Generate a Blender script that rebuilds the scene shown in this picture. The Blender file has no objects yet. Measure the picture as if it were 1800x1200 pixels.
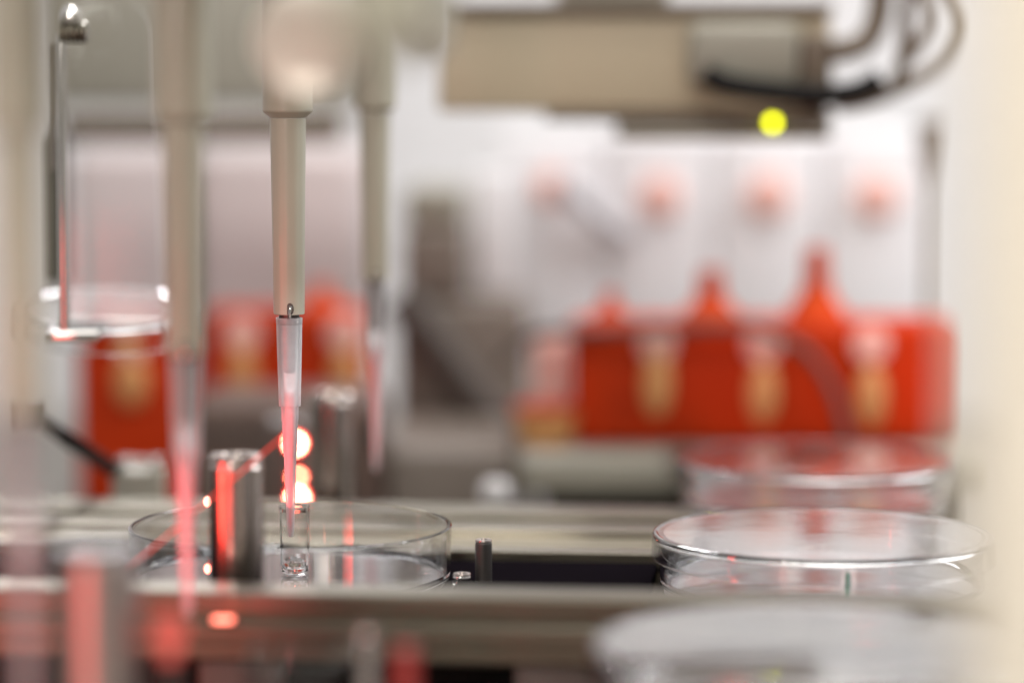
import bpy, bmesh, math, random
from mathutils import Vector, Matrix
random.seed(4)
S = bpy.context.scene
C = S.collection
H = 0.195                      # lens height above the deck of the machine
F = 5000.0                     # focal length in photo pixels (1800 wide)
PITCH = math.atan((600 - 142) / F)
cp, sp = math.cos(PITCH), math.sin(PITCH)


def at(px, py, Y):
    """world point seen at photo pixel px,py at depth Y"""
    dx, dy = (px - 900) / F, (600 - py) / F
    d = Vector((dx, cp + dy * sp, -sp + dy * cp))
    d *= Y / d.y
    return Vector((d.x, d.y, d.z + H))


YAW = -0.095
n_ = math.hypot(1, YAW)
DU = Vector((1 / n_, YAW / n_, 0))
DV = Vector((-YAW / n_, 1 / n_, 0))
RZ = math.atan2(YAW, 1)
O0 = Vector((at(511, 925, .759).x, .759, 0))


def uv(u, v, z=0.0):
    p = O0 + DU * u + DV * v
    return Vector((p.x, p.y, z))


# ------------------------------------------------------------------ materials
def mat(name, color, rough=.5, metal=0.0, noise=0.0, nscale=60.0, bump=0.0, stretch=None,
        emit=None, estr=0.0, coat=0.0, trans=0.0, ior=1.45, spec=None, sss=0.0):
    m = bpy.data.materials.new(name)
    m.use_nodes = True
    nt = m.node_tree
    b = nt.nodes['Principled BSDF']
    b.inputs['Base Color'].default_value = (*color, 1)
    b.inputs['Roughness'].default_value = rough
    b.inputs['Metallic'].default_value = metal
    b.inputs['Coat Weight'].default_value = coat
    b.inputs['Transmission Weight'].default_value = trans
    b.inputs['IOR'].default_value = ior
    if spec is not None:
        b.inputs['Specular IOR Level'].default_value = spec
    if sss:
        b.inputs['Subsurface Weight'].default_value = sss
        b.inputs['Subsurface Radius'].default_value = (.004, .003, .002)
        b.inputs['Subsurface Scale'].default_value = 1.0
    if emit:
        b.inputs['Emission Color'].default_value = (*emit, 1)
        b.inputs['Emission Strength'].default_value = estr
    if noise or bump:
        tc = nt.nodes.new('ShaderNodeTexCoord')
        mp = nt.nodes.new('ShaderNodeMapping')
        if stretch:
            mp.inputs['Scale'].default_value = stretch
        nz = nt.nodes.new('ShaderNodeTexNoise')
        nz.inputs['Scale'].default_value = nscale
        nz.inputs['Detail'].default_value = 6
        nt.links.new(tc.outputs['Object'], mp.inputs['Vector'])
        nt.links.new(mp.outputs['Vector'], nz.inputs['Vector'])
        if noise:
            rp = nt.nodes.new('ShaderNodeMapRange')
            rp.inputs['To Min'].default_value = 1 - noise
            rp.inputs['To Max'].default_value = 1 + noise
            mx = nt.nodes.new('ShaderNodeMix')
            mx.data_type = 'RGBA'
            mx.blend_type = 'MULTIPLY'
            mx.inputs[0].default_value = 1
            mx.inputs[6].default_value = (*color, 1)
            nt.links.new(nz.outputs['Fac'], rp.inputs['Value'])
            nt.links.new(rp.outputs['Result'], mx.inputs[7])
            nt.links.new(mx.outputs[2], b.inputs['Base Color'])
            r2 = nt.nodes.new('ShaderNodeMapRange')
            r2.inputs['To Min'].default_value = max(0.02, rough * (1 - noise))
            r2.inputs['To Max'].default_value = min(1, rough * (1 + noise))
            nt.links.new(nz.outputs['Fac'], r2.inputs['Value'])
            nt.links.new(r2.outputs['Result'], b.inputs['Roughness'])
        if bump:
            bp = nt.nodes.new('ShaderNodeBump')
            bp.inputs['Strength'].default_value = bump
            bp.inputs['Distance'].default_value = .0004
            nt.links.new(nz.outputs['Fac'], bp.inputs['Height'])
            nt.links.new(bp.outputs['Normal'], b.inputs['Normal'])
    return m


def glass_mat(name, color, ior=1.49, rough=0.0):
    m = bpy.data.materials.new(name)
    m.use_nodes = True
    nt = m.node_tree
    b = nt.nodes['Principled BSDF']
    b.inputs['Base Color'].default_value = (*color, 1)
    b.inputs['Transmission Weight'].default_value = 1
    b.inputs['Roughness'].default_value = rough
    b.inputs['IOR'].default_value = ior
    tc = nt.nodes.new('ShaderNodeTexCoord')
    nz = nt.nodes.new('ShaderNodeTexNoise')
    nz.inputs['Scale'].default_value = 45
    nz.inputs['Detail'].default_value = 2
    bp = nt.nodes.new('ShaderNodeBump')
    bp.inputs['Strength'].default_value = .12
    bp.inputs['Distance'].default_value = .0004
    nt.links.new(tc.outputs['Object'], nz.inputs['Vector'])
    nt.links.new(nz.outputs['Fac'], bp.inputs['Height'])
    nt.links.new(bp.outputs['Normal'], b.inputs['Normal'])
    return m


def frosted_mat(name, color, clear=.45, rough=.25):
    """thin cloudy plastic: part clear, part scattering, with a gloss on top"""
    m = bpy.data.materials.new(name)
    m.use_nodes = True
    nt = m.node_tree
    nt.nodes.clear()
    out = nt.nodes.new('ShaderNodeOutputMaterial')
    tr = nt.nodes.new('ShaderNodeBsdfTransparent')
    tl = nt.nodes.new('ShaderNodeBsdfTranslucent')
    df = nt.nodes.new('ShaderNodeBsdfDiffuse')
    gl = nt.nodes.new('ShaderNodeBsdfGlossy')
    fr = nt.nodes.new('ShaderNodeLayerWeight')
    fr.inputs['Blend'].default_value = .28
    gl.inputs['Roughness'].default_value = rough
    tr.inputs['Color'].default_value = (.97, .97, .97, 1)
    tl.inputs['Color'].default_value = (*color, 1)
    df.inputs['Color'].default_value = (*color, 1)
    a = nt.nodes.new('ShaderNodeMixShader')
    a.inputs[0].default_value = .5
    b = nt.nodes.new('ShaderNodeMixShader')
    tcn = nt.nodes.new('ShaderNodeTexCoord')
    nz = nt.nodes.new('ShaderNodeTexNoise')
    nz.inputs['Scale'].default_value = 300
    mr = nt.nodes.new('ShaderNodeMapRange')
    mr.inputs['To Min'].default_value = (1 - clear) - .05
    mr.inputs['To Max'].default_value = (1 - clear) + .05
    nt.links.new(tcn.outputs['Object'], nz.inputs['Vector'])
    nt.links.new(nz.outputs['Fac'], mr.inputs['Value'])
    # more cloud where the wall is seen edge-on
    mth = nt.nodes.new('ShaderNodeMath')
    mth.operation = 'MAXIMUM'
    nt.links.new(mr.outputs['Result'], mth.inputs[0])
    f2 = nt.nodes.new('ShaderNodeLayerWeight')
    f2.inputs['Blend'].default_value = .55
    nt.links.new(f2.outputs['Facing'], mth.inputs[1])
    c = nt.nodes.new('ShaderNodeMixShader')
    nt.links.new(df.outputs[0], a.inputs[1])
    nt.links.new(tl.outputs[0], a.inputs[2])
    nt.links.new(mth.outputs[0], b.inputs[0])
    nt.links.new(tr.outputs[0], b.inputs[1])
    nt.links.new(a.outputs[0], b.inputs[2])
    nt.links.new(fr.outputs['Fresnel'], c.inputs[0])
    nt.links.new(b.outputs[0], c.inputs[1])
    nt.links.new(gl.outputs[0], c.inputs[2])
    nt.links.new(c.outputs[0], out.inputs['Surface'])
    return m


def glow_mat(name, color, strength, mix=1.0):
    m = bpy.data.materials.new(name)
    m.use_nodes = True
    nt = m.node_tree
    nt.nodes.clear()
    out = nt.nodes.new('ShaderNodeOutputMaterial')
    e = nt.nodes.new('ShaderNodeEmission')
    e.inputs['Color'].default_value = (*color, 1)
    e.inputs['Strength'].default_value = strength
    if mix < 1:
        t = nt.nodes.new('ShaderNodeBsdfTransparent')
        x = nt.nodes.new('ShaderNodeMixShader')
        x.inputs[0].default_value = mix
        nt.links.new(t.outputs[0], x.inputs[1])
        nt.links.new(e.outputs[0], x.inputs[2])
        nt.links.new(x.outputs[0], out.inputs['Surface'])
    else:
        nt.links.new(e.outputs[0], out.inputs['Surface'])
    return m


M = dict(
    cream=mat('cream plastic', (.39, .37, .295), .38, noise=.06, nscale=90, bump=.05, coat=.2),
    white=mat('white enamel', (.82, .80, .78), .3, noise=.04, nscale=30, coat=.3),
    knob=mat('ivory plastic', (.90, .84, .75), .7, noise=.03, nscale=40),
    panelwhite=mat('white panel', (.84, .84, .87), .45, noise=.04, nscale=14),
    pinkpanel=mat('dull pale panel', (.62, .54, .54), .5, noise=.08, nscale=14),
    pinkdisc=mat('pale coral plastic', (.86, .50, .44), .5, noise=.05, nscale=30),
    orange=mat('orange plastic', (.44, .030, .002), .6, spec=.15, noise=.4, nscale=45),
    orangelit=mat('orange plastic lit copy', (.58, .060, .006), .6, spec=.15, noise=.3, nscale=45),  # lit copy of the orange: brightness put into the colour
    tan=mat('tan plastic', (.62, .30, .11), .5, noise=.1, nscale=30),
    alu=mat('brushed aluminium', (.145, .13, .10), .34, metal=1, noise=.16, nscale=120, stretch=(.06, 1, 1)),
    steel=mat('polished steel', (.46, .40, .37), .2, metal=1, noise=.2, nscale=70, stretch=(1, 1, .1)),
    satin=mat('satin steel', (.46, .39, .37), .38, metal=1, noise=.15, nscale=70, stretch=(1, 1, .1)),
    chrome=mat('chrome', (.78, .76, .74), .08, metal=1, noise=.1, nscale=60),
    nozzle=mat('dull grey metal', (.11, .10, .095), .4, metal=.8, noise=.12, nscale=200),
    black=mat('black rubber', (.007, .006, .006), .6, noise=.2, nscale=120, bump=.3, spec=.15),
    olive=mat('groove shade metal', (.115, .095, .06), .5, metal=.6, noise=.15, nscale=120, stretch=(.06, 1, 1)),
    belt=mat('black belt', (.004, .003, .004), .9, noise=.1, nscale=400, bump=.2, spec=0.0, ior=1.001),
    taupe=mat('taupe paint', (.19, .155, .13), .5, noise=.12, nscale=22),
    darktaupe=mat('dark brown paint', (.065, .05, .042), .5, noise=.12, nscale=22),
    beige=mat('beige paint', (.50, .42, .30), .45, noise=.1, nscale=16),
    greybeige=mat('grey beige paint', (.30, .28, .23), .45, noise=.1, nscale=16),
    brown=mat('brown paint', (.14, .105, .075), .5, noise=.1, nscale=20),
    hose=mat('tan hose', (.20, .15, .105), .35, noise=.1, nscale=80),
    deck=mat('grey deck', (.26, .24, .21), .35, noise=.15, nscale=25, metal=.3),
    wall=mat('white wall', (.84, .83, .85), .7, noise=.03, nscale=5),
    tray=mat('pale tray', (.58, .56, .56), .35, noise=.05, nscale=40),
    postcream=mat('cream painted post', (.84, .76, .64), .5, noise=.06, nscale=20),
    dish=glass_mat('clear polystyrene', (.985, .985, .99), 1.57),
    vial=glass_mat('clear glass', (.99, .99, .99), 1.16),
    liquid=glass_mat('clear liquid', (.97, .96, .95), 1.28),
    acrylic=glass_mat('clear acrylic', (.975, .98, .985), 1.3, .02),
    tip=frosted_mat('cloudy polypropylene', (.99, .98, .995), .66),
    tipin=frosted_mat('cloudy polypropylene inner face', (.95, .94, .96), .9),
    pink=frosted_mat('pink sample', (.97, .48, .50), .1, .2),
    green=mat('green ink', (.0, .30, .19), .5, noise=.1, nscale=300),
    red=mat('red plastic', (.30, .04, .035), .3, noise=.1, nscale=80),
    lampred=glow_mat('lit red lamp', (1, .30, .17), 50),
    lampbig=glow_mat('lit lamp lens', (1, .36, .22), 75),
    redfringe=glow_mat('red fringe glow', (1, .03, .02), 11.0),  # emissive ring imitates the red colour fringe of the blurred lamps
    spot=glow_mat('emissive red glint', (1, .28, .2), 9),
    strip=glow_mat('lit red strip', (1, .22, .15), 6),
    beam=glow_mat('laser beam', (1, .07, .045), 1.6, .8),
    led=glow_mat('lit yellow green lamp', (.74, .75, .0), 11),
)


# ------------------------------------------------------------------ mesh helpers
def obj(name, bm, m, parent=None, smooth=True, loc=None, angle=35, m2=None):
    me = bpy.data.meshes.new(name)
    bmesh.ops.recalc_face_normals(bm, faces=bm.faces)
    for f in bm.faces:
        f.smooth = smooth
    if smooth:
        lim = math.radians(angle)
        for e in bm.edges:
            if len(e.link_faces) == 2 and e.calc_face_angle(0) > lim:
                e.smooth = False
    bm.to_mesh(me)
    bm.free()
    me.materials.append(M[m] if isinstance(m, str) else m)
    if m2:
        me.materials.append(M[m2])
    o = bpy.data.objects.new(name, me)
    C.objects.link(o)
    if loc is not None:
        o.location = loc
    if parent is not None:
        o.parent = parent
    return o


def tag(o, label, cat, group=None, kind=None):
    o['label'] = label
    o['category'] = cat
    if group:
        o['group'] = group
    if kind:
        o['kind'] = kind
    return o


def thing(name, label, cat, loc=(0, 0, 0), rz=0.0, group=None):
    o = bpy.data.objects.new(name, None)
    o.empty_display_size = .01
    C.objects.link(o)
    o.location = loc
    o.rotation_euler = (0, 0, rz)
    return tag(o, label, cat, group)


def lathe(profile, seg=64, closed=False, bm=None, off=(0, 0, 0), hold=True):
    """revolve (r,z) points round z; closed=True joins last to first"""
    bm = bm or bmesh.new()
    src = list(profile) + ([profile[0]] if closed else [])
    fine = [src[0]]
    for (r0, z0), (r1, z1) in zip(src[:-1], src[1:]):     # holding loops keep the shading of long walls true
        ln = math.hypot(r1 - r0, z1 - z0)
        if hold and ln > .0008:
            for q in (.00012 / ln, 1 - .00012 / ln):
                fine.append((r0 + (r1 - r0) * q, z0 + (z1 - z0) * q))
        fine.append((r1, z1))
    profile = fine[:-1] if closed else fine
    rings = []
    ox, oy, oz = off
    for r, z in profile:
        if r < 1e-7:
            rings.append([bm.verts.new((ox, oy, oz + z))])
        else:
            rings.append([bm.verts.new((ox + r * math.cos(2 * math.pi * k / seg),
                                        oy + r * math.sin(2 * math.pi * k / seg), oz + z)) for k in range(seg)])
    pairs = list(zip(rings[:-1], rings[1:]))
    if closed:
        pairs.append((rings[-1], rings[0]))
    for a, b in pairs:
        for k in range(seg):
            j = (k + 1) % seg
            if len(a) == 1 and len(b) == 1:
                continue
            if len(a) == 1:
                bm.faces.new((a[0], b[j], b[k]))
            elif len(b) == 1:
                bm.faces.new((a[k], a[j], b[0]))
            else:
                bm.faces.new((a[k], a[j], b[j], b[k]))
    return bm


def box(x0, x1, y0, y1, z0, z1, bev=0.0, seg=3, bm=None):
    t = bmesh.new()
    bmesh.ops.create_cube(t, size=1)
    for v in t.verts:
        v.co = Vector((x0 + (v.co.x + .5) * (x1 - x0), y0 + (v.co.y + .5) * (y1 - y0), z0 + (v.co.z + .5) * (z1 - z0)))
    if bev:
        bmesh.ops.bevel(t, geom=list(t.edges), offset=bev, segments=seg, profile=.5, affect='EDGES')
    if bm is None:
        return t
    me = bpy.data.meshes.new('tmp')
    t.to_mesh(me)
    t.free()
    bm.from_mesh(me)
    bpy.data.meshes.remove(me)
    return bm


def prism(pts, axis_len, x0, bm=None):
    """extrude a (y,z) outline along +x from x0"""
    bm = bm or bmesh.new()
    a = [bm.verts.new((x0, y, z)) for y, z in pts]
    b = [bm.verts.new((x0 + axis_len, y, z)) for y, z in pts]
    n = len(pts)
    for i in range(n):
        j = (i + 1) % n
        bm.faces.new((a[i], a[j], b[j], b[i]))
    bm.faces.new(a)
    bm.faces.new(b[::-1])
    return bm


def tube(pts, r, seg=16, res=8, bm=None):
    """smooth round tube through points (Catmull-Rom), closed ends"""
    P = [Vector(p) for p in pts]
    path = []
    if len(P) == 2:
        path = P
    else:
        Q = [P[0] * 2 - P[1]] + P + [P[-1] * 2 - P[-2]]
        for i in range(1, len(Q) - 2):
            for k in range(res):
                t = k / res
                a, b, c, d = Q[i - 1], Q[i], Q[i + 1], Q[i + 2]
                path.append(.5 * ((2 * b) + (c - a) * t + (2 * a - 5 * b + 4 * c - d) * t * t + (3 * b - a - 3 * c + d) * t ** 3))
        path.append(P[-1])
    bm = bm or bmesh.new()
    prev = None
    up = Vector((0.31, .22, .93))
    for i, p in enumerate(path):
        tg = (path[min(i + 1, len(path) - 1)] - path[max(i - 1, 0)]).normalized()
        a = tg.cross(up)
        if a.length < 1e-3:
            a = tg.cross(Vector((1, 0, 0)))
        a.normalize()
        b = tg.cross(a).normalized()
        ring = [bm.verts.new(p + a * r * math.cos(2 * math.pi * k / seg) + b * r * math.sin(2 * math.pi * k / seg)) for k in range(seg)]
        if prev:
            for k in range(seg):
                j = (k + 1) % seg
                bm.faces.new((prev[k], prev[j], ring[j], ring[k]))
        else:
            bm.faces.new(ring)
        prev = ring
    bm.faces.new(prev[::-1])
    return bm


def pxbox(x0, y0, x1, y1, Y, depth, bev=.002, yoff=0):
    """box whose front face spans the photo rectangle at depth Y"""
    a, b = at(x0, y1, Y), at(x1, y0, Y)
    return box(a.x, b.x, Y + yoff, Y + depth, a.z, b.z, bev)


# ------------------------------------------------------------------ the setting
bm = bmesh.new()
bmesh.ops.create_grid(bm, x_segments=2, y_segments=2, size=1)
for v in bm.verts:
    v.co = Vector((v.co.x * 1.6, .9 + v.co.y * 1.2, 0))
o = obj('deck', bm, 'deck', smooth=False)
o['kind'] = 'structure'
o = obj('wall', box(-1.6, 1.6, 1.65, 1.7, -.05, 1.5, 0), 'wall', smooth=False)
o['kind'] = 'structure'

# ------------------------------------------------------------------ rails and belt
ZB = H - .1352                 # belt level
# belt (long black conveyor between the rails)
g = thing('conveyor_belt', 'black conveyor belt lying between the two metal rails', 'conveyor', uv(0, 0, 0), RZ)
obj('belt', box(-.5, .097, -.083, .0425, ZB - .004, ZB, .0008), 'belt', g)
obj('bed', box(-.5, .096, -.07, .03, .0005, ZB - .0041, .001), 'black', g)

# back rail, grooved top
zt = H - .1328
g = thing('back_rail', 'grooved pale metal rail behind the black belt and the open dish', 'rail', uv(0, 0, 0), RZ)
prof = [(.0450, ZB - .006), (.0450, zt - .0030), (.0440, zt - .0030), (.0440, zt - .0003), (.0443, zt), (.0530, zt),
        (.0532, zt - .0012), (.0760, zt - .0012), (.0762, zt + .0008), (.0768, zt + .0011), (.0910, zt + .0011), (.0918, zt + .0006),
        (.0920, zt - .0024), (.1075, zt - .0024), (.1077, zt + .0005), (.1082, zt + .0008), (.1290, zt + .0008), (.1296, zt + .0004),
        (.1296, ZB - .006)]
obj('body', prism(prof, .605, -.5), 'alu', g, angle=25)
obj('groove_shade', box(-.4995, .1045, .0538, .0752, zt - .00115, zt - .0007, .0001), 'olive', g)  # dark strips put the shade of the grooves into the colour
obj('groove_shade', box(-.4995, .1045, .0926, .1070, zt - .00235, zt - .0019, .0001), 'olive', g)
obj('edge_strip', box(-.4995, .1045, .0445, .04495, ZB - .003, zt - .0042, 0), 'black', g)
for u in (-.42, -.2, .02, .09):
    obj('foot', box(u - .012, u + .012, .06, .115, .0003, ZB - .0062, .001), 'darktaupe', g)

# front rail, stepped front face
zf = H - .1196
g = thing('front_rail', 'stepped pale metal rail running across in front of the open dish', 'rail', uv(0, 0, 0), RZ)
prof = [(-.0850, zf - .0005), (-.0855, zf), (-.0985, zf), (-.0992, zf - .0007), (-.0992, zf - .0040), (-.0972, zf - .0046),
        (-.0972, zf - .0060), (-.1010, zf - .0064), (-.1018, zf - .0072), (-.1018, zf - .0108), (-.1012, zf - .0112), (-.1012, zf - .0120),
        (-.1018, zf - .0124), (-.1018, zf - .0150), (-.1008, zf - .0158), (-.0850, zf - .0158)]
obj('body', prism(prof, .69, -.5), 'alu', g, angle=25)
for u in (-.4, -.2, .005, .08):
    obj('foot', box(u - .01, u + .01, -.099, -.0875, .0003, zf - .016, .001), 'darktaupe', g)

# rear machine ledge beyond the back rail (olive-grey housing under the racks)
g = thing('rear_ledge', 'low olive grey housing carrying the long orange rack', 'housing')
ZL = H - .1380
a, b = at(912, 900, 1.045), at(1760, 790, 1.045)
obj('body', box(a.x, b.x, 1.045, 1.17, H - .1530, ZL, .005, 4), 'greybeige', g)
obj('plinth', box(a.x + .01, b.x - .01, 1.056, 1.16, .0004, H - .1532, 0), 'black', g)
g = thing('ledge_fitting', 'small pale round fitting before the low olive grey housing', 'fitting', (at(872, 850, 1.0).x, 1.0, 0))
hh = at(872, 845, 1.0).z
obj('stem', lathe([(0, .0004), (.004, .0004), (.004, hh - .006), (0, hh - .006)], 32), 'nozzle', g)
obj('cap', lathe([(0, hh - .0059), (.0055, hh - .0059), (.0055, hh - .003), (.004, hh), (0, hh)], 32), 'tray', g)

# ------------------------------------------------------------------ dishes
def base_bm(R=.0435, h=.0138, t=.0008, ft=.0011):
    p = [(0, .0006), (R - .0030, .0006), (R - .0024, 0), (R - .0010, 0), (R - .0002, .0004), (R, .001), (R + .0002, h - .0012), (R + .0002, h - .0003), (R - .0001, h),
         (R - t + .0001, h), (R - t - .0001, h - .0003), (R - t - .0002, ft + .0012), (R - t - .0012, ft + .0001), (R - t - .002, ft), (0, ft)]
    return lathe(p, 160)


def lid_bm(R=.0460, h=.0070, t=.0008):
    p = [(0, h - .0002), (R - .0016, h - .0002), (R - .0012, h), (R - .0008, h), (R - .0005, h - .00010), (R - .00022, h - .00032), (R - .00005, h - .0007), (R, h - .0012), (R + .0003, .0009), (R + .0003, .0002), (R, 0), (R - t, 0), (R - t - .0002, .0003),
         (R - t - .0002, h - .0020), (R - t - .0005, h - .0015), (R - t - .0010, h - .0012), (0, h - .0011)]
    return lathe(p, 160)


o = obj('dish_carrier', lathe([(0, 0), (.0412, 0), (.0415, .0004), (.0415, .0012), (.0412, .0015), (0, .0015)], 96), 'nozzle', loc=uv(0, 0, ZB + .0001))
tag(o, 'grey metal disc lying under the open petri dish', 'carrier')
c0 = uv(0, 0, ZB + .0018)
o = obj('petri_dish', base_bm(.0432, .0145), 'dish', loc=c0)
tag(o, 'open clear petri dish on the black belt under the pipette tip', 'petri dish')

ZT = H - .1358
c = thing('dish_tray', 'pale tray carrying the row of lidded petri dishes', 'tray')
obj('plate', box(.058, .122, .50, 1.06, ZT - .006, ZT - .0022, .001), 'darktaupe', c)
for px_, Y_ in ((1450, .759), (1437, .911), (1424, .596)):
    obj('nest', lathe([(0, -.0021), (.0420, -.0021), (.0424, -.0017), (.0424, -.0004), (.0420, 0), (0, 0)], 96), 'tray', c, loc=((px_ - 900) * Y_ / F, Y_, ZT + (.0026 if Y_ < .6 else 0)))
    if Y_ < .6:
        obj('riser', lathe([(0, -.0021), (.036, -.0021), (.036, .0004), (0, .0004)], 64), 'tray', c, loc=((px_ - 900) * Y_ / F, Y_, ZT))
for yy in (.54, .76, .98):
    obj('foot', box(.07, .11, yy - .012, yy + .012, .0004, ZT - .0061, .001), 'darktaupe', c)
LAB = {.759: 'sharp lidded petri dish with a green mark on its side',
       .911: 'farthest lidded petri dish of the row, before the orange rack',
       .596: 'nearest blurred lidded petri dish at the front of the row'}
for px, Y in ((1450, .759), (1437, .911), (1424, .596)):
    x = (px - 900) * Y / F
    d = thing('lidded_petri_dish', LAB[Y], 'petri dish', (x, Y, ZT + .0001 + (.0026 if Y < .6 else 0)), random.uniform(0, 1), 'lidded petri dishes on the pale tray')
    obj('base', base_bm(), 'dish', d)
    obj('lid', lid_bm(), 'dish', d, loc=(0.0003, 0, .0076))
    if Y == .759:
        ang = math.atan2(-1, (1463 - 1450) / 300) - d.rotation_euler.z
        mk = bmesh.new()
        vs = []
        R = .0437
        for zz in (.0046, .0112):
            vs.append([mk.verts.new((R * math.cos(ang + k * .011), R * math.sin(ang + k * .011), zz)) for k in (-1, 0, 1)])
        vo = []
        R = .0439
        for zz in (.0046, .0112):
            vo.append([mk.verts.new((R * math.cos(ang + k * .011), R * math.sin(ang + k * .011), zz)) for k in (-1, 0, 1)])
        for k in (0, 1):
            mk.faces.new((vs[0][k], vs[0][k + 1], vs[1][k + 1], vs[1][k]))
            mk.faces.new((vo[0][k], vo[0][k + 1], vo[1][k + 1], vo[1][k]))
            mk.faces.new((vs[0][k], vs[0][k + 1], vo[0][k + 1], vo[0][k]))
            mk.faces.new((vs[1][k], vs[1][k + 1], vo[1][k + 1], vo[1][k]))
        for k in (0, 2):
            mk.faces.new((vs[0][k], vs[1][k], vo[1][k], vo[0][k]))
        obj('ink_mark', mk, 'green', d)

# small glass tube in the open dish below the tip, with a drop at its bottom
v = thing('glass_tube', 'small clear glass tube standing in the open petri dish', 'tube', uv(.0008, .0015, ZB + .0031))
p = [(0, .0004), (.0030, .0001), (.0036, .0006), (.0039, .002), (.0041, .0165), (.0043, .0176), (.0042, .018), (.0037, .018), (.0036, .0172), (.0034, .0022), (.0030, .0014), (0, .0011)]
obj('wall', lathe(p, 64), 'vial', v)
p = [(0, .00115), (.0026, .00145), (.00315, .0022), (.0031, .0032), (.0026, .0041), (.0016, .0046), (0, .0047)]
obj('drop', lathe(p, 64), 'liquid', v)

# ------------------------------------------------------------------ pipettes
ZTIP = H - .1223               # height of the tip openings
k_ = .759 / F                  # metres per pixel at the main pipette


def zz(y):                     # height above tip opening for a photo row at the main pipette
    return (948 - y) * k_ * 1.0


def make_pipette():
    r = thing('pipette', 'pipette', 'pipette')
    w = lambda px: px * k_ / 2
    # collar
    obj('collar', lathe([(0, zz(205)), (w(62), zz(207)), (w(86), zz(197)), (w(88), zz(194)), (w(88), zz(-60)), (0, zz(-60))], 64), 'cream', r)
    # barrel with flats: a twelve-sided body softened at the edges
    bmb = bmesh.new()
    rings = []
    for y, wd in ((552, 52), (551, 54.2), (549, 55), (400, 58), (213, 63.5), (208, 63.0)):
        ring = []
        for k in range(72):
            a = 2 * math.pi * k / 72
            rr = w(wd) * (1 - .016 * (1 - abs(math.cos(6 * a))))
            ring.append(bmb.verts.new((rr * math.cos(a), rr * math.sin(a), zz(y))))
        rings.append(ring)
    for a, b in zip(rings[:-1], rings[1:]):
        for k in range(72):
            j = (k + 1) % 72
            bmb.faces.new((a[k], a[j], b[j], b[k]))
    bmb.faces.new(rings[0][::-1])
    bmb.faces.new(rings[-1])
    obj('barrel', bmb, 'cream', r)
    # nozzle
    obj('nozzle', lathe([(0, zz(656)), (w(17), zz(656)), (w(20), zz(654)), (w(23.5), zz(636)), (w(22.5), zz(635)), (w(24.5), zz(630)), (w(37), zz(568)), (w(37.5), zz(560)),
                         (w(37.5), zz(556)), (w(36), zz(555)), (w(36), zz(552.3)), (0, zz(552.3))], 48), 'nozzle', r)
    # tip: hollow cloudy cone with a stepped outside
    out_ = [(558, 45.5), (559, 47), (569, 46.6), (570, 45.2), (572, 45.6), (600, 44.5), (712, 39), (714.5, 38.4), (715, 31.5), (741, 29.8), (743, 28.2), (797, 23.6), (799, 22.6), (868, 18), (905, 14.6), (938, 11.6), (945, 9.6), (948, 7.4)]
    in_ = [(948, 3.6), (935, 5.2), (870, 11), (800, 17.0), (742, 22), (690, 25), (668, 30), (655, 33), (560, 40.5), (558, 41.5)]
    tb = lathe([(w(a), zz(y)) for y, a in out_] + [(w(a), zz(y)) for y, a in in_], 48, closed=True, hold=False)
    tb.faces.ensure_lookup_table()
    for i, f in enumerate(tb.faces):
        f.material_index = 1 if i >= 48 * len(out_) else 0
    obj('tip', tb, 'tip', r, m2='tipin')
    # pink liquid drawn into the tip
    obj('liquid', lathe([(0, zz(944))] + [(w(a), zz(y)) for y, a in ((944, 3.8), (935, 4.9), (870, 10.6), (800, 16.4), (742, 21.2), (700, 23), (694, 22.0), (690, 17))] + [(0, zz(692))], 40), 'pink', r)
    # small dark notch with a pin at the foot of the barrel
    nb = bmesh.new()
    arch = [(-1.5, 551), (-1.5, 536), (-.6, 532.5), (2, 530.6), (5, 530.4), (8, 532.6), (10, 537), (10.4, 543), (9, 548), (6.5, 551)]
    fa = [nb.verts.new((x * k_, -w(55.6), zz(y))) for x, y in arch]
    ba = [nb.verts.new((x * k_, -w(49), zz(y))) for x, y in arch]
    nb.faces.new(fa)
    nb.faces.new(ba[::-1])
    for q in range(len(arch)):
        nb.faces.new((fa[q], fa[(q + 1) % len(arch)], ba[(q + 1) % len(arch)], ba[q]))
    nt_ = obj('notch', nb, 'darktaupe', r)
    pb = tube([(w(5), -w(56), zz(556)), (w(6), -w(58), zz(548)), (w(9), -w(57.5), zz(540)), (w(10), -w(56.5), zz(536))], .00042, 10, 6)
    obj('clip', pb, 'chrome', nt_)
    return r


def copy_tree(o, parent=None):
    c = o.copy()
    C.objects.link(c)
    c.parent = parent
    for ch in list(o.children):
        copy_tree(ch, c)
    return c


proto = make_pipette()
PL = [(0.0, 'sharp cream pipette whose pink tip hangs over the open dish'),
      (-.1145, 'blurred near pipette in front of and left of the sharp one'),
      (.1305, 'blurred pipette just behind and right of the sharp one'),
      (-.2385, 'very blurred nearest pipette at the left edge of the photo')]
for i, (v_, lab) in enumerate(PL):
    q = proto if i == 0 else copy_tree(proto)
    q.location = uv(v_ * .035, v_, ZTIP)
    q['label'] = lab
    q['group'] = 'pipettes hanging in one row'

# carriage that holds the pipettes, with a big ivory knob on its side
g = thing('pipette_carriage', 'cream carriage above the pipettes with a big ivory rounded knob', 'carriage', uv(0, 0, 0), RZ)
ztop = ZTIP + zz(-60)
obj('bar', box(-.011, .011, -.30, .16, ztop + .0002, ztop + .03, .003), 'cream', g)
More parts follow.
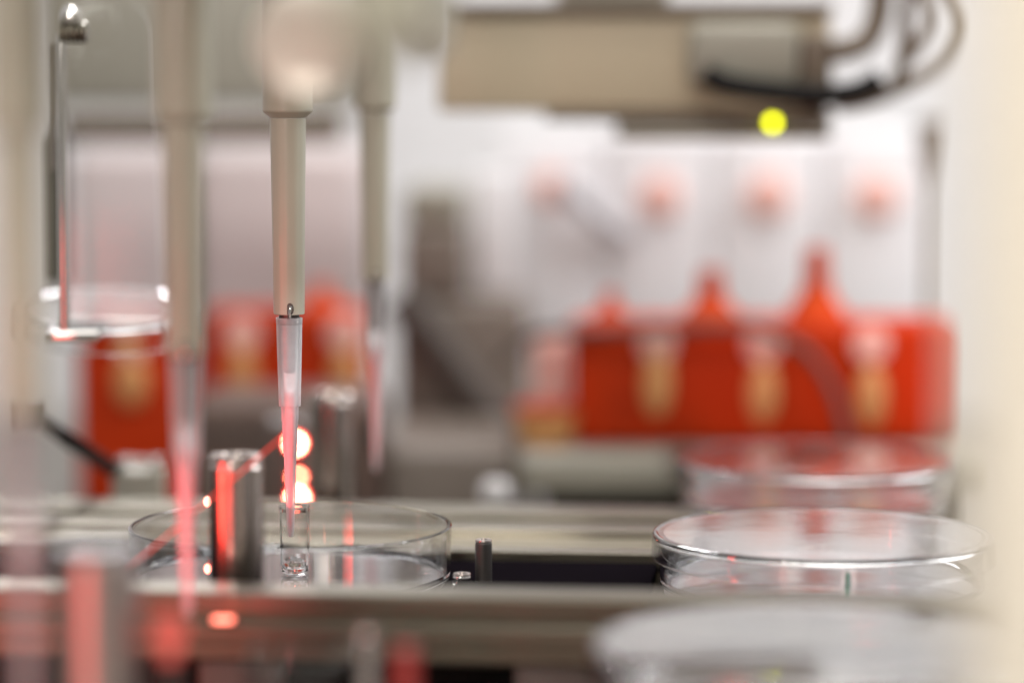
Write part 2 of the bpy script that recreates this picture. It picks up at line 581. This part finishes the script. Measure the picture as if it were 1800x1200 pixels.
# side bracket and knob reaching out to the right at a nearer depth
ab = at(700, 140, .64)
a, b = at(600, 100, .42), at(760, -200, .42)
bb = box(a.x, b.x, .42, .60, a.z, ztop + .03, .006, 4)
bmesh.ops.transform(bb, matrix=(Matrix.Translation(uv(0, 0, 0)) @ Matrix.Rotation(RZ, 4, 'Z')).inverted(), verts=bb.verts)
obj('bracket', bb, 'cream', g)
obj('crossbar', box(.0112, .060, -.26, -.20, ztop + .004, ztop + .026, .003), 'cream', g)
kb = lathe([(0, 0), (.0085, 0), (.0105, .0012), (.0112, .004), (.0112, .010), (.010, .0135), (.007, .016), (.003, .0172), (0, .0174)], 64)
bmesh.ops.transform(kb, matrix=(Matrix.Translation(uv(0, 0, 0)) @ Matrix.Rotation(RZ, 4, 'Z')).inverted() @ Matrix.Translation(at(547, 72, .588)) @ Matrix.Rotation(math.pi / 2, 4, 'X') @ Matrix.Scale(1.0, 4), verts=kb.verts)
kp_ = at(547, 72, .588)
ki = obj('knob', kb, 'knob', g)
st = tube([kp_ + Vector((0, .0004, 0)), kp_ + Vector((.002, .02, .008)), kp_ + Vector((.0, .035, .034))], .005, 20, 6)
bmesh.ops.transform(st, matrix=(Matrix.Translation(uv(0, 0, 0)) @ Matrix.Rotation(RZ, 4, 'Z')).inverted(), verts=st.verts)
obj('stem', st, 'cream', g)

# ------------------------------------------------------------------ posts, pins, clamp
def post(name, lab, px, ytop, Y, r, z0, m='steel', group=None, top=True, cap='steel'):
    p = at(px, ytop, Y)
    h = p.z - z0
    t = thing(name, lab, 'post' if 'post' in name else 'pin', (p.x, Y, z0), 0, group)
    b = .0012 if r > .004 else .0004
    obj('shaft', lathe([(0, 0), (r, 0), (r, h - b * 1.6), (r * .93, h - b), (r * .93, h - b * .4), (0, h - b * .4)], 48), m, t)
    if top:
        obj('cap', lathe([(0, h - b * .39), (r * .97, h - b * .39), (r * 1.0, h), (r * .94, h + b), (r * .55, h + b), (r * .5, h + b * .3), (0, h + b * .3)], 48), cap, t)
    return t


G = 'polished metal posts round the open dish'
post('steel_post', 'polished metal post with a red stripe before the open dish', 415, 806, .700, .0068, ZB, group=G)
post('steel_post', 'tall polished metal post behind and right of the sharp pipette', 583, 694, .912, .0076, .0004, group=G)
post('steel_post', 'thick blurred post with red glow at the lower left front', 172, 968, .565, .0082, .0004, m='satin', group=G, cap='nozzle')
post('locating_pin', 'grey metal pin standing on the black belt right of the dish', 850, 950, .764, .0023, ZB, m='nozzle')
post('locating_pin', 'short clear tipped pin touching the right side of the dish', 812, 1009, .742, .0024, ZB, m='chrome')
post('locating_pin', 'blurred pin with pale shiny head before the front rail', 645, 1108, .580, .0016, .0004, m='chrome')
post('locating_pin', 'blurred dark red headed pin before the front rail', 714, 1135, .565, .0022, .0004, m='red', top=False)

p = at(245, 812, .925)
t = thing('clamp_block', 'taupe clamp block with small bright bolts behind the open dish', 'clamp', (p.x, .925, .0004))
obj('block', box(-.0082, .0082, -.008, .008, 0, p.z - .002, .0015), 'greybeige', t)
for dx, dy in ((-.005, -.004), (.005, -.004), (-.005, .004), (.005, .004), (0, 0)):
    obj('bolt', lathe([(0, 0), (.0019, 0), (.0019, .0022), (.0015, .003), (.0008, .003), (.0007, .002), (0, .002)], 20), 'chrome', t, loc=(dx, dy, p.z - .0019))
t = thing('clamp_lever', 'black lever sloping down to the taupe clamp block', 'lever')
obj('arm', tube([at(50, 728, .86), at(120, 772, .885), at(198, 824, .918)], .0026, 16, 6), 'black', t)
e = at(50, 728, .86)
obj('pivot', lathe([(0, -.004), (.004, -.004), (.004, .004), (0, .004)], 24), 'nozzle', t, loc=e)

# lower front clear box at bottom left
t = thing('clear_box', 'clear rectangular plastic box at the bottom edge, left of centre', 'box')
a, b = at(440, 1260, .60), at(600, 1148, .60)
bx = bmesh.new()
x0, x1, y0, y1, z0, z1, tw = a.x, b.x, .590, .616, .0006, b.z, .0010
o4 = [(x0, y0), (x1, y0), (x1, y1), (x0, y1)]
i4 = [(x0 + tw, y0 + tw), (x1 - tw, y0 + tw), (x1 - tw, y1 - tw), (x0 + tw, y1 - tw)]
L = [[bx.verts.new((x, y, z)) for x, y in pp] for pp, z in ((o4, z0), (o4, z1), (i4, z1), (i4, z0 + tw))]
bx.faces.new(L[0])
bx.faces.new(L[3])
for q0, q1 in zip(L[:-1], L[1:]):
    for k in range(4):
        bx.faces.new((q0[k], q0[(k + 1) % 4], q1[(k + 1) % 4], q1[k]))
obj('shell', bx, 'acrylic', t)
obj('divider', box(x0 + .006, x0 + .0068, y0 + tw + .0002, y1 - tw - .0002, z0 + tw + .0002, z1 - .002, 0), 'acrylic', t)
o = obj('petri_dish', base_bm(.034, .012), 'dish', loc=(at(120, 1150, .60).x, .60, .0004))
tag(o, 'blurred clear dish at the bottom left corner of the photo', 'petri dish')

# ------------------------------------------------------------------ gripper with lid and shield
YG = .83
t = thing('lid_gripper', 'chrome upright rod with knurled top knob holding up a lid', 'gripper')
a, b = at(113, 596, YG), at(106, 62, YG)
obj('rod', tube([a, b], .0017, 24), 'chrome', t)
a, b = at(90, 300, YG + .01), at(88, 78, YG + .01)
obj('side_rod', tube([a, b], .0011, 16), 'nozzle', t)
kp = at(128, 58, YG)
kn = bmesh.new()
for i in range(6):
    x0 = -.0040 + i * .0014
    cyl = lathe([(0, x0), (.0026, x0), (.0031, x0 + .0003), (.0031, x0 + .0009), (.0026, x0 + .0012), (0, x0 + .0012)], 24, bm=kn)
bmesh.ops.transform(kn, matrix=Matrix.Rotation(math.pi / 2, 4, 'Y'), verts=kn.verts)
obj('knob', kn, 'alu', t, loc=kp)
ball = lathe([(0, -.0034), (.0020, -.0030), (.0032, -.0014), (.0035, 0), (.0032, .0014), (.0020, .0030), (0, .0034)], 32)
obj('cap', ball, 'chrome', t, loc=at(122, 30, YG))
a = at(113, 590, YG)
obj('jaw', box(a.x - .006, a.x + .010, YG - .002, YG + .022, a.z - .0015, a.z + .0015, .0005), 'chrome', t)

o = obj('lifted_lid', lid_bm(.0275, .0082), 'dish', loc=at(188, 585, .870))  # petri dish lid held up by the gripper
o.rotation_euler = (math.radians(9.0), math.radians(-1.2), .3)
tag(o, 'shallow clear petri dish lid lifted and tilted beside the chrome rod', 'petri dish')

# rounded clear shield plate
sb = bmesh.new()
YS = .855
x0, x1, yt, yb, rc = 104, 276, 2, 580, 62
pts = [(x0, yb), (x1 + 8, yb)]
for k in range(13):
    a = math.pi / 2 * k / 12
    pts.append((x1 - 8 - rc + rc * math.cos(a), yt + rc - rc * math.sin(a)))
for k in range(13):
    a = math.pi / 2 + math.pi / 2 * k / 12
    pts.append((x0 + rc + rc * math.cos(a), yt + rc - rc * math.sin(a)))
fr = [sb.verts.new(at(x, y, YS)) for x, y in pts]
bk = [sb.verts.new(at(x, y, YS) + Vector((0, .003, 0))) for x, y in pts]
sb.faces.new(fr)
sb.faces.new(bk[::-1])
for i in range(len(pts)):
    j = (i + 1) % len(pts)
    sb.faces.new((fr[i], bk[i], bk[j], fr[j]))
o = obj('clear_shield', sb, 'acrylic')
tag(o, 'clear round cornered plastic shield standing behind the chrome rod', 'shield')

# black bracket seen behind the rod at left
o = obj('black_bracket', pxbox(66, 228, 104, 506, 1.0, .02, .002), 'black')
tag(o, 'narrow black upright bracket at far left behind the chrome rod', 'bracket')

# ------------------------------------------------------------------ sensor lamps, laser
YL = .97
t = thing('sensor_lamp', 'dark sensor unit with three glowing lamps behind the sharp pipette', 'lamp')
a = at(521, 905, YL)
obj('housing', box(a.x - .010, a.x + .009, YL + .002, YL + .020, .0005, at(520, 742, YL).z, .001), 'darktaupe', t)


def lens(px, py, r, m, parent, Y=YL, ring=None, squash=1.0):
    p = at(px, py, Y)
    b_ = lathe([(0, -.0012), (r * .6, -.001), (r, 0), (r, .0018), (0, .0018)], 32)
    bmesh.ops.transform(b_, matrix=Matrix.Scale(squash, 4, (0, 0, 1)) @ Matrix.Rotation(-math.pi / 2, 4, 'X'), verts=b_.verts)
    l_ = obj('lens', b_, m, parent, loc=p)
    if ring:
        rb = lathe([(r * 1.02, -.0002), (r * 1.42, -.0002), (r * 1.42, .0018), (r * 1.02, .0018)], 32, closed=True)
        bmesh.ops.transform(rb, matrix=Matrix.Scale(squash, 4, (0, 0, 1)) @ Matrix.Rotation(-math.pi / 2, 4, 'X'), verts=rb.verts)
        rr = obj('ring', rb, ring, l_)
    return l_


lens(519, 779, .0018, 'lampbig', t, ring='redfringe')
lens(522, 838, .0013, 'lampred', t, ring='redfringe', squash=.7)
lens(523, 874, .0018, 'lampbig', t, ring='redfringe')

o = obj('laser_beam', tube([at(212, 1012, .680), at(500, 764, .695)], .00022, 12, 4), 'beam')
tag(o, 'thin red laser beam slanting across behind the pipette tip', 'laser beam')
for px, py, Y, s, lab in ((364, 881, .740, .0010, 'red glint near the slanting laser beam, made as a glowing bead'),
                          (366, 998, .733, .0009, 'red glint low down inside the open dish, made as a glowing bead')):
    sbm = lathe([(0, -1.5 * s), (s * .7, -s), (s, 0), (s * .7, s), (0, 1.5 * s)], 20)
    o = obj('glint_bead', sbm, 'spot', loc=at(px, py, Y))  # red glints made as small emissive beads, not lamps
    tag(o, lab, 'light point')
p = at(392, 1088, .655)
t = thing('indicator_lamp', 'small flat glowing red lamp on the front rail', 'lamp', p)
obj('lens', box(-.0024, .0024, -.0012, .0012, -.0005, .0005, .0004), 'strip', t)
obj('bezel', box(-.0034, .0034, -.0006, .003, -.0014, -.00055, .0002), 'black', t)
p = at(298, 1118, .565)
t = thing('indicator_lamp', 'blurred glowing red bulb low at front left of the rail', 'lamp', p)
obj('bulb', lathe([(0, -.005), (.0018, -.0048), (.0022, -.001), (.0032, .001), (.0030, .003), (.0015, .0045), (0, .005)], 24), glow_mat('dim red bulb', (1, .17, .13), .9), t)
obj('stem', lathe([(0, -p.z + .0004), (.0016, -p.z + .0004), (.0016, -.0051), (0, -.0051)], 20), 'nozzle', t)

# ------------------------------------------------------------------ background racks and modules
def orange_rack(name, lab, x0, x1, y0, Y, ovals, cones, depth=.04, m='orange', z0=.0005):
    t = thing(name, lab, 'rack')
    a, b = at(x0, 900, Y), at(x1, y0, Y)
    obj('body', box(a.x, b.x, Y, Y + depth, z0, b.z, .005, 4), m, t)
    for (px, py, wpx, hpx) in ovals:
        c_ = at(px, py, Y)
        s_ = wpx * Y / F / 2
        ob = lathe([(0, -.004), (s_ * .5, -.0038), (s_ * .85, -.0025), (s_, 0), (s_, .001), (0, .001)], 40)
        bmesh.ops.transform(ob, matrix=Matrix.Translation((c_.x, Y - .0012, c_.z)) @ Matrix.Scale(hpx / wpx, 4, (0, 0, 1)) @ Matrix.Rotation(-math.pi / 2, 4, 'X'), verts=ob.verts)
        obj('oval_insert', ob, 'tan', t)
        c2 = at(px, y0 + 40, Y)
        ob = lathe([(0, -.002), (s_ * .9, -.0019), (s_ * 1.2, -.001), (s_ * 1.25, 0), (0, 0)], 32)
        bmesh.ops.transform(ob, matrix=Matrix.Translation((c2.x, Y - .0006, c2.z)) @ Matrix.Scale(1.0, 4, (0, 0, 1)) @ Matrix.Rotation(-math.pi / 2, 4, 'X'), verts=ob.verts)
        obj('round_button', ob, 'pinkdisc', t)
    for (px, wpx, top) in cones:
        c_ = at(px, top, Y)
        s_ = wpx * Y / F / 2
        hh = c_.z - b.z
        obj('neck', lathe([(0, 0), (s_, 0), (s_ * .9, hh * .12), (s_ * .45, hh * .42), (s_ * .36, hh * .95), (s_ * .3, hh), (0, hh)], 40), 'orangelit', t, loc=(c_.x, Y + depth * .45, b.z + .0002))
    return t


YR = 1.072
orange_rack('orange_rack', 'long orange rack with three pale ovals and tapering necks, at right', 1004, 1698, 566, YR,
            ((1155, 672, 52, 120), (1340, 690, 52, 110), (1530, 695, 52, 110)), ((1075, 70, 520), (1255, 110, 480), (1445, 110, 440)), z0=ZL + .0003)
orange_rack('orange_rack', 'orange rack block seen behind the sharp pipette', 356, 640, 548, 1.14,
            ((425, 660, 50, 120), (606, 660, 50, 110)), ((560, 90, 505),))
orange_rack('orange_rack', 'orange rack block behind the chrome rod at far left', 138, 330, 556, 1.12,
            ((232, 670, 54, 90),), ())
t = thing('small_tub', 'small tan tub with a red rim left of the long orange rack', 'tub', (at(960, 700, 1.078).x, 1.078, ZL + .0003))
hh = at(960, 715, 1.078).z - ZL
obj('body', lathe([(0, 0), (.010, 0), (.013, hh * .92), (0, hh * .92)], 40), 'tan', t)
obj('rim', lathe([(0, hh * .921), (.0134, hh * .921), (.0138, hh), (.0128, hh * 1.04), (0, hh * 1.04)], 40), 'orange', t)
o = obj('coral_block', pxbox(938, 588, 999, 770, 1.11, .03, .004), 'pinkdisc')
tag(o, 'coral block behind the small tan tub', 'block')

t = thing('dark_housing', 'dark brown low housing before the orange rack at left', 'housing')
a, b = at(335, 900, 1.05), at(668, 705, 1.05)
obj('body', box(a.x, b.x, 1.05, 1.115, .0005, b.z, .005, 4), mat('reddish brown paint', (.12, .075, .06), .45, noise=.15, nscale=22), t)
a, b = at(345, 770, 1.05), at(660, 756, 1.05)
obj('seam', box(a.x, b.x, 1.0485, 1.0499, a.z, b.z, .0004), 'darktaupe', t)

# white dispenser modules with coral round knobs
MW = ['leftmost white module behind the long orange rack, with a faint coral knob',
      'white module behind the long orange rack, second from left',
      'white module behind the long orange rack, second from right',
      'rightmost white module behind the long orange rack']
YM = 1.25
for i, (px, py, rr) in enumerate(((968, 330, 30), (1160, 345, 36), (1350, 343, 38), (1540, 345, 38))):
    t = thing('dispenser_module', MW[i], 'module', group='white modules behind the orange rack')
    a, b = at(px - 95.5, 900, YM), at(px + 95.5, 236, YM)
    obj('body', box(a.x, b.x, YM, YM + .09, .0005, b.z, .003, 3), 'panelwhite', t)
    c_ = at(px, py, YM)
    s_ = rr * YM / F
    ob = lathe([(0, -.006), (s_ * .7, -.006), (s_, -.003), (s_, 0), (0, 0)], 40)
    bmesh.ops.transform(ob, matrix=Matrix.Translation((c_.x, YM - .0004, c_.z)) @ Matrix.Rotation(-math.pi / 2, 4, 'X'), verts=ob.verts)
    obj('knob', ob, 'pinkdisc', t)
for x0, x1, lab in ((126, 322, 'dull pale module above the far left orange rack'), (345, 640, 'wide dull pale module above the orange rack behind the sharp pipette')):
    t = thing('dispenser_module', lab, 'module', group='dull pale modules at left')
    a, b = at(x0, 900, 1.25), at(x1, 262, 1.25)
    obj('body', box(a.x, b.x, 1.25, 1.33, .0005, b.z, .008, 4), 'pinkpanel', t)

# dark machine in the middle
t = thing('pump_machine', 'dark taupe machine body with a slanting arm, mid picture', 'machine')
YD = 1.185
a, b = at(698, 900, YD), at(928, 532, YD)
obj('base', box(a.x, b.x, YD, YD + .07, .0005, b.z, .004), 'taupe', t)
a, b = at(706, 532, YD), at(822, 400, YD)
obj('tower', box(a.x, b.x, YD + .002, YD + .06, a.z + .0002, b.z, .004), 'taupe', t)
c_ = at(822, 330, YD)
obj('tower_pale_top', box(a.x + .001, b.x - .001, YD + .004, YD + .058, b.z + .0002, c_.z, .004), 'greybeige', t)  # paler box: the tower's fade towards the top put into the colour
a, b = at(826, 532, YD), at(905, 300, YD)
obj('plate', box(a.x, b.x, YD + .03, YD + .04, a.z + .0002, b.z, .003), 'panelwhite', t)
a, b = at(676, 900, 1.06), at(905, 792, 1.06)
obj('plinth', box(a.x, b.x, 1.06, YD - .0003, .0005, b.z, .004), 'taupe', t)
obj('arm', tube([at(700, 520, YD - .012), at(790, 640, YD - .012), at(880, 752, YD - .012)], .0085, 20, 6), 'darktaupe', t)
o = obj('slanted_lever', tube([at(985, 318, 1.238), at(1050, 380, 1.242), at(1110, 420, 1.2448)], .0045, 20, 6), mat('grey lever', (.50, .49, .52), .4, noise=.08), )
tag(o, 'pale grey lever slanting in front of the leftmost white module', 'lever')

# thin upright rod at right, in front of the rack
p = at(1636, 560, 1.185)
t = thing('upright_rod', 'thin brown upright rod at right with a wider top', 'rod', (p.x, 1.185, .0004))
hh = at(1636, 215, 1.185).z
obj('shaft', lathe([(0, 0), (.0021, 0), (.0021, hh - .025), (0, hh - .025)], 24), 'hose', t)
obj('head', lathe([(0, hh - .0249), (.003, hh - .0249), (.0058, hh - .006), (.0062, hh), (0, hh)], 24), 'hose', t)

# ------------------------------------------------------------------ overhead arm with cables and lamp
YA = 1.0
t = thing('overhead_arm', 'beige overhead machine arm with a yellow green lamp below', 'arm')
t_arm = t
a, b = at(770, 196, YA), at(1462, 26, YA)
obj('body', box(a.x, b.x, YA, YA + .06, a.z, b.z, .002), 'beige', t)
a2, b2 = at(765, 24, YA), at(1464, 6, YA)
obj('top_plate', box(a2.x, b2.x, YA - .004, YA + .064, b.z + .0002, b2.z, .001), 'brown', t)
a3, b3 = at(960, 214, YA), at(1462, 195, YA)
obj('bottom_plate', box(a3.x, b3.x, YA - .003, YA + .06, a3.z, a.z - .0002, .001), 'brown', t)
a4, b4 = at(1090, 246, YA), at(1460, 215, YA)
obj('lip', box(a4.x, b4.x, YA - .001, YA + .05, a4.z, a3.z - .0002, .001), 'greybeige', t)
a5, b5 = at(1205, 150, YA), at(1400, 40, YA)
obj('cover', box(a5.x, b5.x, YA - .012, YA - .0003, a5.z, b5.z, .004), 'greybeige', t)
a5, b5 = at(1402, 190, YA), at(1461, 60, YA)
obj('end_block', box(a5.x, b5.x, YA - .008, YA - .0003, a5.z, b5.z, .003), 'brown', t)
l_ = lathe([(0, -.0026), (.0011, -.0022), (.0016, -.0008), (.0016, .0008), (0, .0008)], 28)
bmesh.ops.transform(l_, matrix=Matrix.Rotation(-math.pi / 2, 4, 'X'), verts=l_.verts)
lo = obj('lamp', l_, 'led', t, loc=at(1358, 216, YA - .0055))
bz = lathe([(.0017, -.001), (.0026, -.001), (.0028, .0012), (.0017, .0012)], 28, closed=True)
bmesh.ops.transform(bz, matrix=Matrix.Rotation(-math.pi / 2, 4, 'X'), verts=bz.verts)
obj('bezel', bz, 'black', lo)
o = obj('cross_beam', pxbox(108, 205, 596, 252, 1.11, .04, .003), 'brown')
tag(o, 'low dark brown cross beam behind the chrome rod and pipettes', 'beam')
o = obj('rear_cabinet', pxbox(60, -60, 620, 196, 1.40, .1, .006), 'greybeige')
tag(o, 'grey beige cabinet high up behind the cross beam', 'cabinet')

YC = .975
o = obj('black_cable', tube([at(1238, 128, YC), at(1275, 148, YC), at(1360, 162, YC), at(1450, 168, YC), at(1510, 160, YC), at(1548, 138, YC)], .0040, 16, 8), 'black')
tag(o, 'thick black cable sagging across the front of the overhead arm', 'cable')
for pts, r, m, lab in (
    ([(1540, -40), (1640, -40), (1688, 20), (1692, 60), (1660, 112), (1590, 150), (1520, 178), (1470, 186)], .0026, 'hose', 'tan hose making the widest loop right of the overhead arm'),
    ([(1560, -40), (1610, -30), (1636, 20), (1634, 50), (1608, 88), (1584, 110)], .0024, 'hose', 'tan hose making the small inner loop right of the overhead arm'),
    ([(1600, -40), (1592, 30), (1590, 90), (1574, 150), (1540, 168)], .0026, 'brown', 'brown hose hanging steeply right of the overhead arm'),
    ([(1462, 92), (1500, 84), (1528, 66), (1545, 20), (1548, -40)], .0042, 'brown', 'thick brown hose leaving the end of the overhead arm upward')):
    o = obj('hose', tube([at(x, y, YC + .012 + .012 * k) for k, (x, y) in zip([0.1 * q for q in range(9)], pts)], r, 16, 8), m)
    tag(o, lab, 'hose', 'hoses right of the overhead arm')
o = obj('thin_cable', tube([at(880, 640, 1.16), at(935, 590, 1.1), at(1050, 582, 1.058), at(1200, 576, 1.056), at(1330, 578, 1.056), at(1420, 620, 1.055), at(1470, 700, 1.053), at(1490, 778, 1.05), at(1494, 795, 1.047)], .0019, 12, 8), 'darktaupe')
tag(o, 'thin dark cable arching across the front of the long orange rack', 'cable')

a6 = at(1080, 6, YA)
obj('hanger', box(a6.x - .02, a6.x + .02, YA + .015, YA + .045, b2.z + .0002, .75, .002), 'greybeige', t_arm)
# big near cream post at the right edge
p0 = at(1785, 600, .34)
o = obj('frame_post', box(p0.x, p0.x + .03, .34, .38, .0004, .40, .003), 'postcream')
tag(o, 'very blurred cream frame post at the right edge of the photo', 'post')

# ------------------------------------------------------------------ lamps and added lights
def area(name, loc, target, size, sizey, watts, color, spread=180):
    l = bpy.data.lights.new(name, 'AREA')
    l.shape = 'RECTANGLE'
    l.size, l.size_y = size, sizey
    l.energy = watts
    l.color = color
    l.spread = math.radians(spread)
    o = bpy.data.objects.new(name, l)
    C.objects.link(o)
    o.location = loc
    o.rotation_euler = (Vector(target) - Vector(loc)).to_track_quat('-Z', 'Y').to_euler()
    return o


area('ceiling_and_fill_light', (.15, .95, 1.2), (0, .85, 0), .9, .6, 9, (1, .95, .88))
area('ceiling_and_fill_light', (.35, .80, 1.1), (.15, 1.25, .15), .8, .3, 3.6, (.95, .97, 1))
area('ceiling_and_fill_light', (.1, 1.5, 1.2), (.1, 1.6, .2), 1.2, .1, 2.0, (.95, .97, 1))
area('ceiling_and_fill_light', (.75, 1.05, .6), (-.05, .76, .1), .35, .5, 5, (.97, .98, 1))  # unseen light low at the right, brightens right-hand edges
area('ceiling_and_fill_light', (-.05, -.25, .9), (-.02, .60, .16), .6, .4, 8, (1, .97, .91))  # unseen light behind the camera, fills the near things from the front
area('back_fill', (-.22, 1.35, .62), (-.06, .76, .06), .2, .2, 1.0, (.97, .97, 1), 45)  # added light from behind, makes the cloudy tips glow
area('side_fill', (-.35, -.1, .32), (.0, .42, .2), .2, .2, .42, (1, .95, .88), 70)  # added light to brighten the cream post and nearest pipette
kl = bpy.data.lights.new('knob_fill', 'SPOT')  # added narrow spot that only brightens the ivory knob
kl.energy = 58
kl.color = (1, .95, .88)
kl.spot_size = math.radians(5.5)
kl.spot_blend = .5
kl.shadow_soft_size = .01
ko = bpy.data.objects.new('knob_fill', kl)
C.objects.link(ko)
ko.location = (-.10, .10, .42)
ko.rotation_euler = (at(547, 72, .575) - ko.location).to_track_quat('-Z', 'Y').to_euler()
area('red_stripe_light', (-.185, .63, H - .108), (-.068, .70, H - .110), .03, .10, .034, (1, .035, .02), 60)  # unseen red light placed to reflect as a stripe in the post
area('red_stripe_light', (-.26, .27, H - .12), (-.08, .565, H - .12), .14, .10, .055, (1, .05, .03), 60)  # unseen red light placed to redden the lower left post


tl = bpy.data.lights.new('tip_fill', 'SPOT')  # added narrow white spot to brighten the sharp pipette tip
tl.energy = 9
tl.color = (.97, .97, 1)
tl.spot_size = math.radians(3.8)
tl.spot_blend = .6
tl.shadow_soft_size = .01
to_ = bpy.data.objects.new('tip_fill', tl)
C.objects.link(to_)
to_.location = (.13, .42, .30)
to_.rotation_euler = (at(509, 645, .757) - to_.location).to_track_quat('-Z', 'Y').to_euler()


def red_spot(v_, half, watts):
    l = bpy.data.lights.new('red_tip_spot', 'SPOT')  # added red spot aimed at a single tip to redden it
    l.energy = watts
    l.color = (1, .13, .15)
    l.spot_size = math.radians(half * 2)
    l.spot_blend = .8
    l.shadow_soft_size = .004
    o = bpy.data.objects.new('red_tip_spot', l)
    C.objects.link(o)
    tgt = uv(v_ * .035, v_, H - .104)
    o.location = tgt + Vector((-.16, -.20, .004))
    o.rotation_euler = (tgt - o.location).to_track_quat('-Z', 'Y').to_euler()


red_spot(0.0, 4.4, 9.0)
red_spot(-.1145, 4.6, 9.0)
red_spot(.1305, 4.8, 2.2)

w = bpy.data.worlds.new('World')
S.world = w
w.use_nodes = True
nt = w.node_tree
bg = nt.nodes['Background']
tc = nt.nodes.new('ShaderNodeTexCoord')
sx = nt.nodes.new('ShaderNodeSeparateXYZ')
rp = nt.nodes.new('ShaderNodeValToRGB')
mr = nt.nodes.new('ShaderNodeMapRange')
mr.inputs['From Min'].default_value = -1
nt.links.new(tc.outputs['Generated'], sx.inputs[0])
nt.links.new(sx.outputs['Z'], mr.inputs['Value'])
nt.links.new(mr.outputs['Result'], rp.inputs['Fac'])
e_ = rp.color_ramp.elements
e_[0].position = .30
e_[0].color = (.16, .145, .13, 1)
e_[1].position = .58
e_[1].color = (.85, .82, .79, 1)
e3 = rp.color_ramp.elements.new(.92)
e3.color = (1.25, 1.22, 1.2, 1)
my = nt.nodes.new('ShaderNodeMapRange')
my.inputs['From Min'].default_value = -1
my.inputs['To Min'].default_value = .42
my.inputs['To Max'].default_value = 1.15
nt.links.new(sx.outputs['Y'], my.inputs['Value'])
mxw = nt.nodes.new('ShaderNodeMix')
mxw.data_type = 'RGBA'
mxw.blend_type = 'MULTIPLY'
mxw.inputs[0].default_value = 1
nt.links.new(rp.outputs['Color'], mxw.inputs[6])
nt.links.new(my.outputs['Result'], mxw.inputs[7])
nt.links.new(mxw.outputs[2], bg.inputs['Color'])
bg.inputs['Strength'].default_value = .8

# ------------------------------------------------------------------ camera
cam = bpy.data.cameras.new('camera')
cam.lens = 100
cam.sensor_width = 36
cam.clip_start = .01
cam.clip_end = 20
cam.dof.use_dof = True
cam.dof.focus_distance = .763
cam.dof.aperture_fstop = 3.3
co = bpy.data.objects.new('camera', cam)
C.objects.link(co)
co.location = (0, 0, H)
co.rotation_euler = (math.pi / 2 - PITCH, 0, 0)
S.camera = co

S.render.engine = 'CYCLES'
S.cycles.use_denoising = True
S.cycles.max_bounces = 16
S.cycles.transmission_bounces = 14
S.cycles.transparent_max_bounces = 16
S.cycles.sample_clamp_indirect = 6
S.cycles.caustics_refractive = True
S.cycles.caustics_reflective = True
S.view_settings.view_transform = 'Standard'
S.view_settings.look = 'None'
S.view_settings.exposure = -.18
S.view_settings.gamma = 1
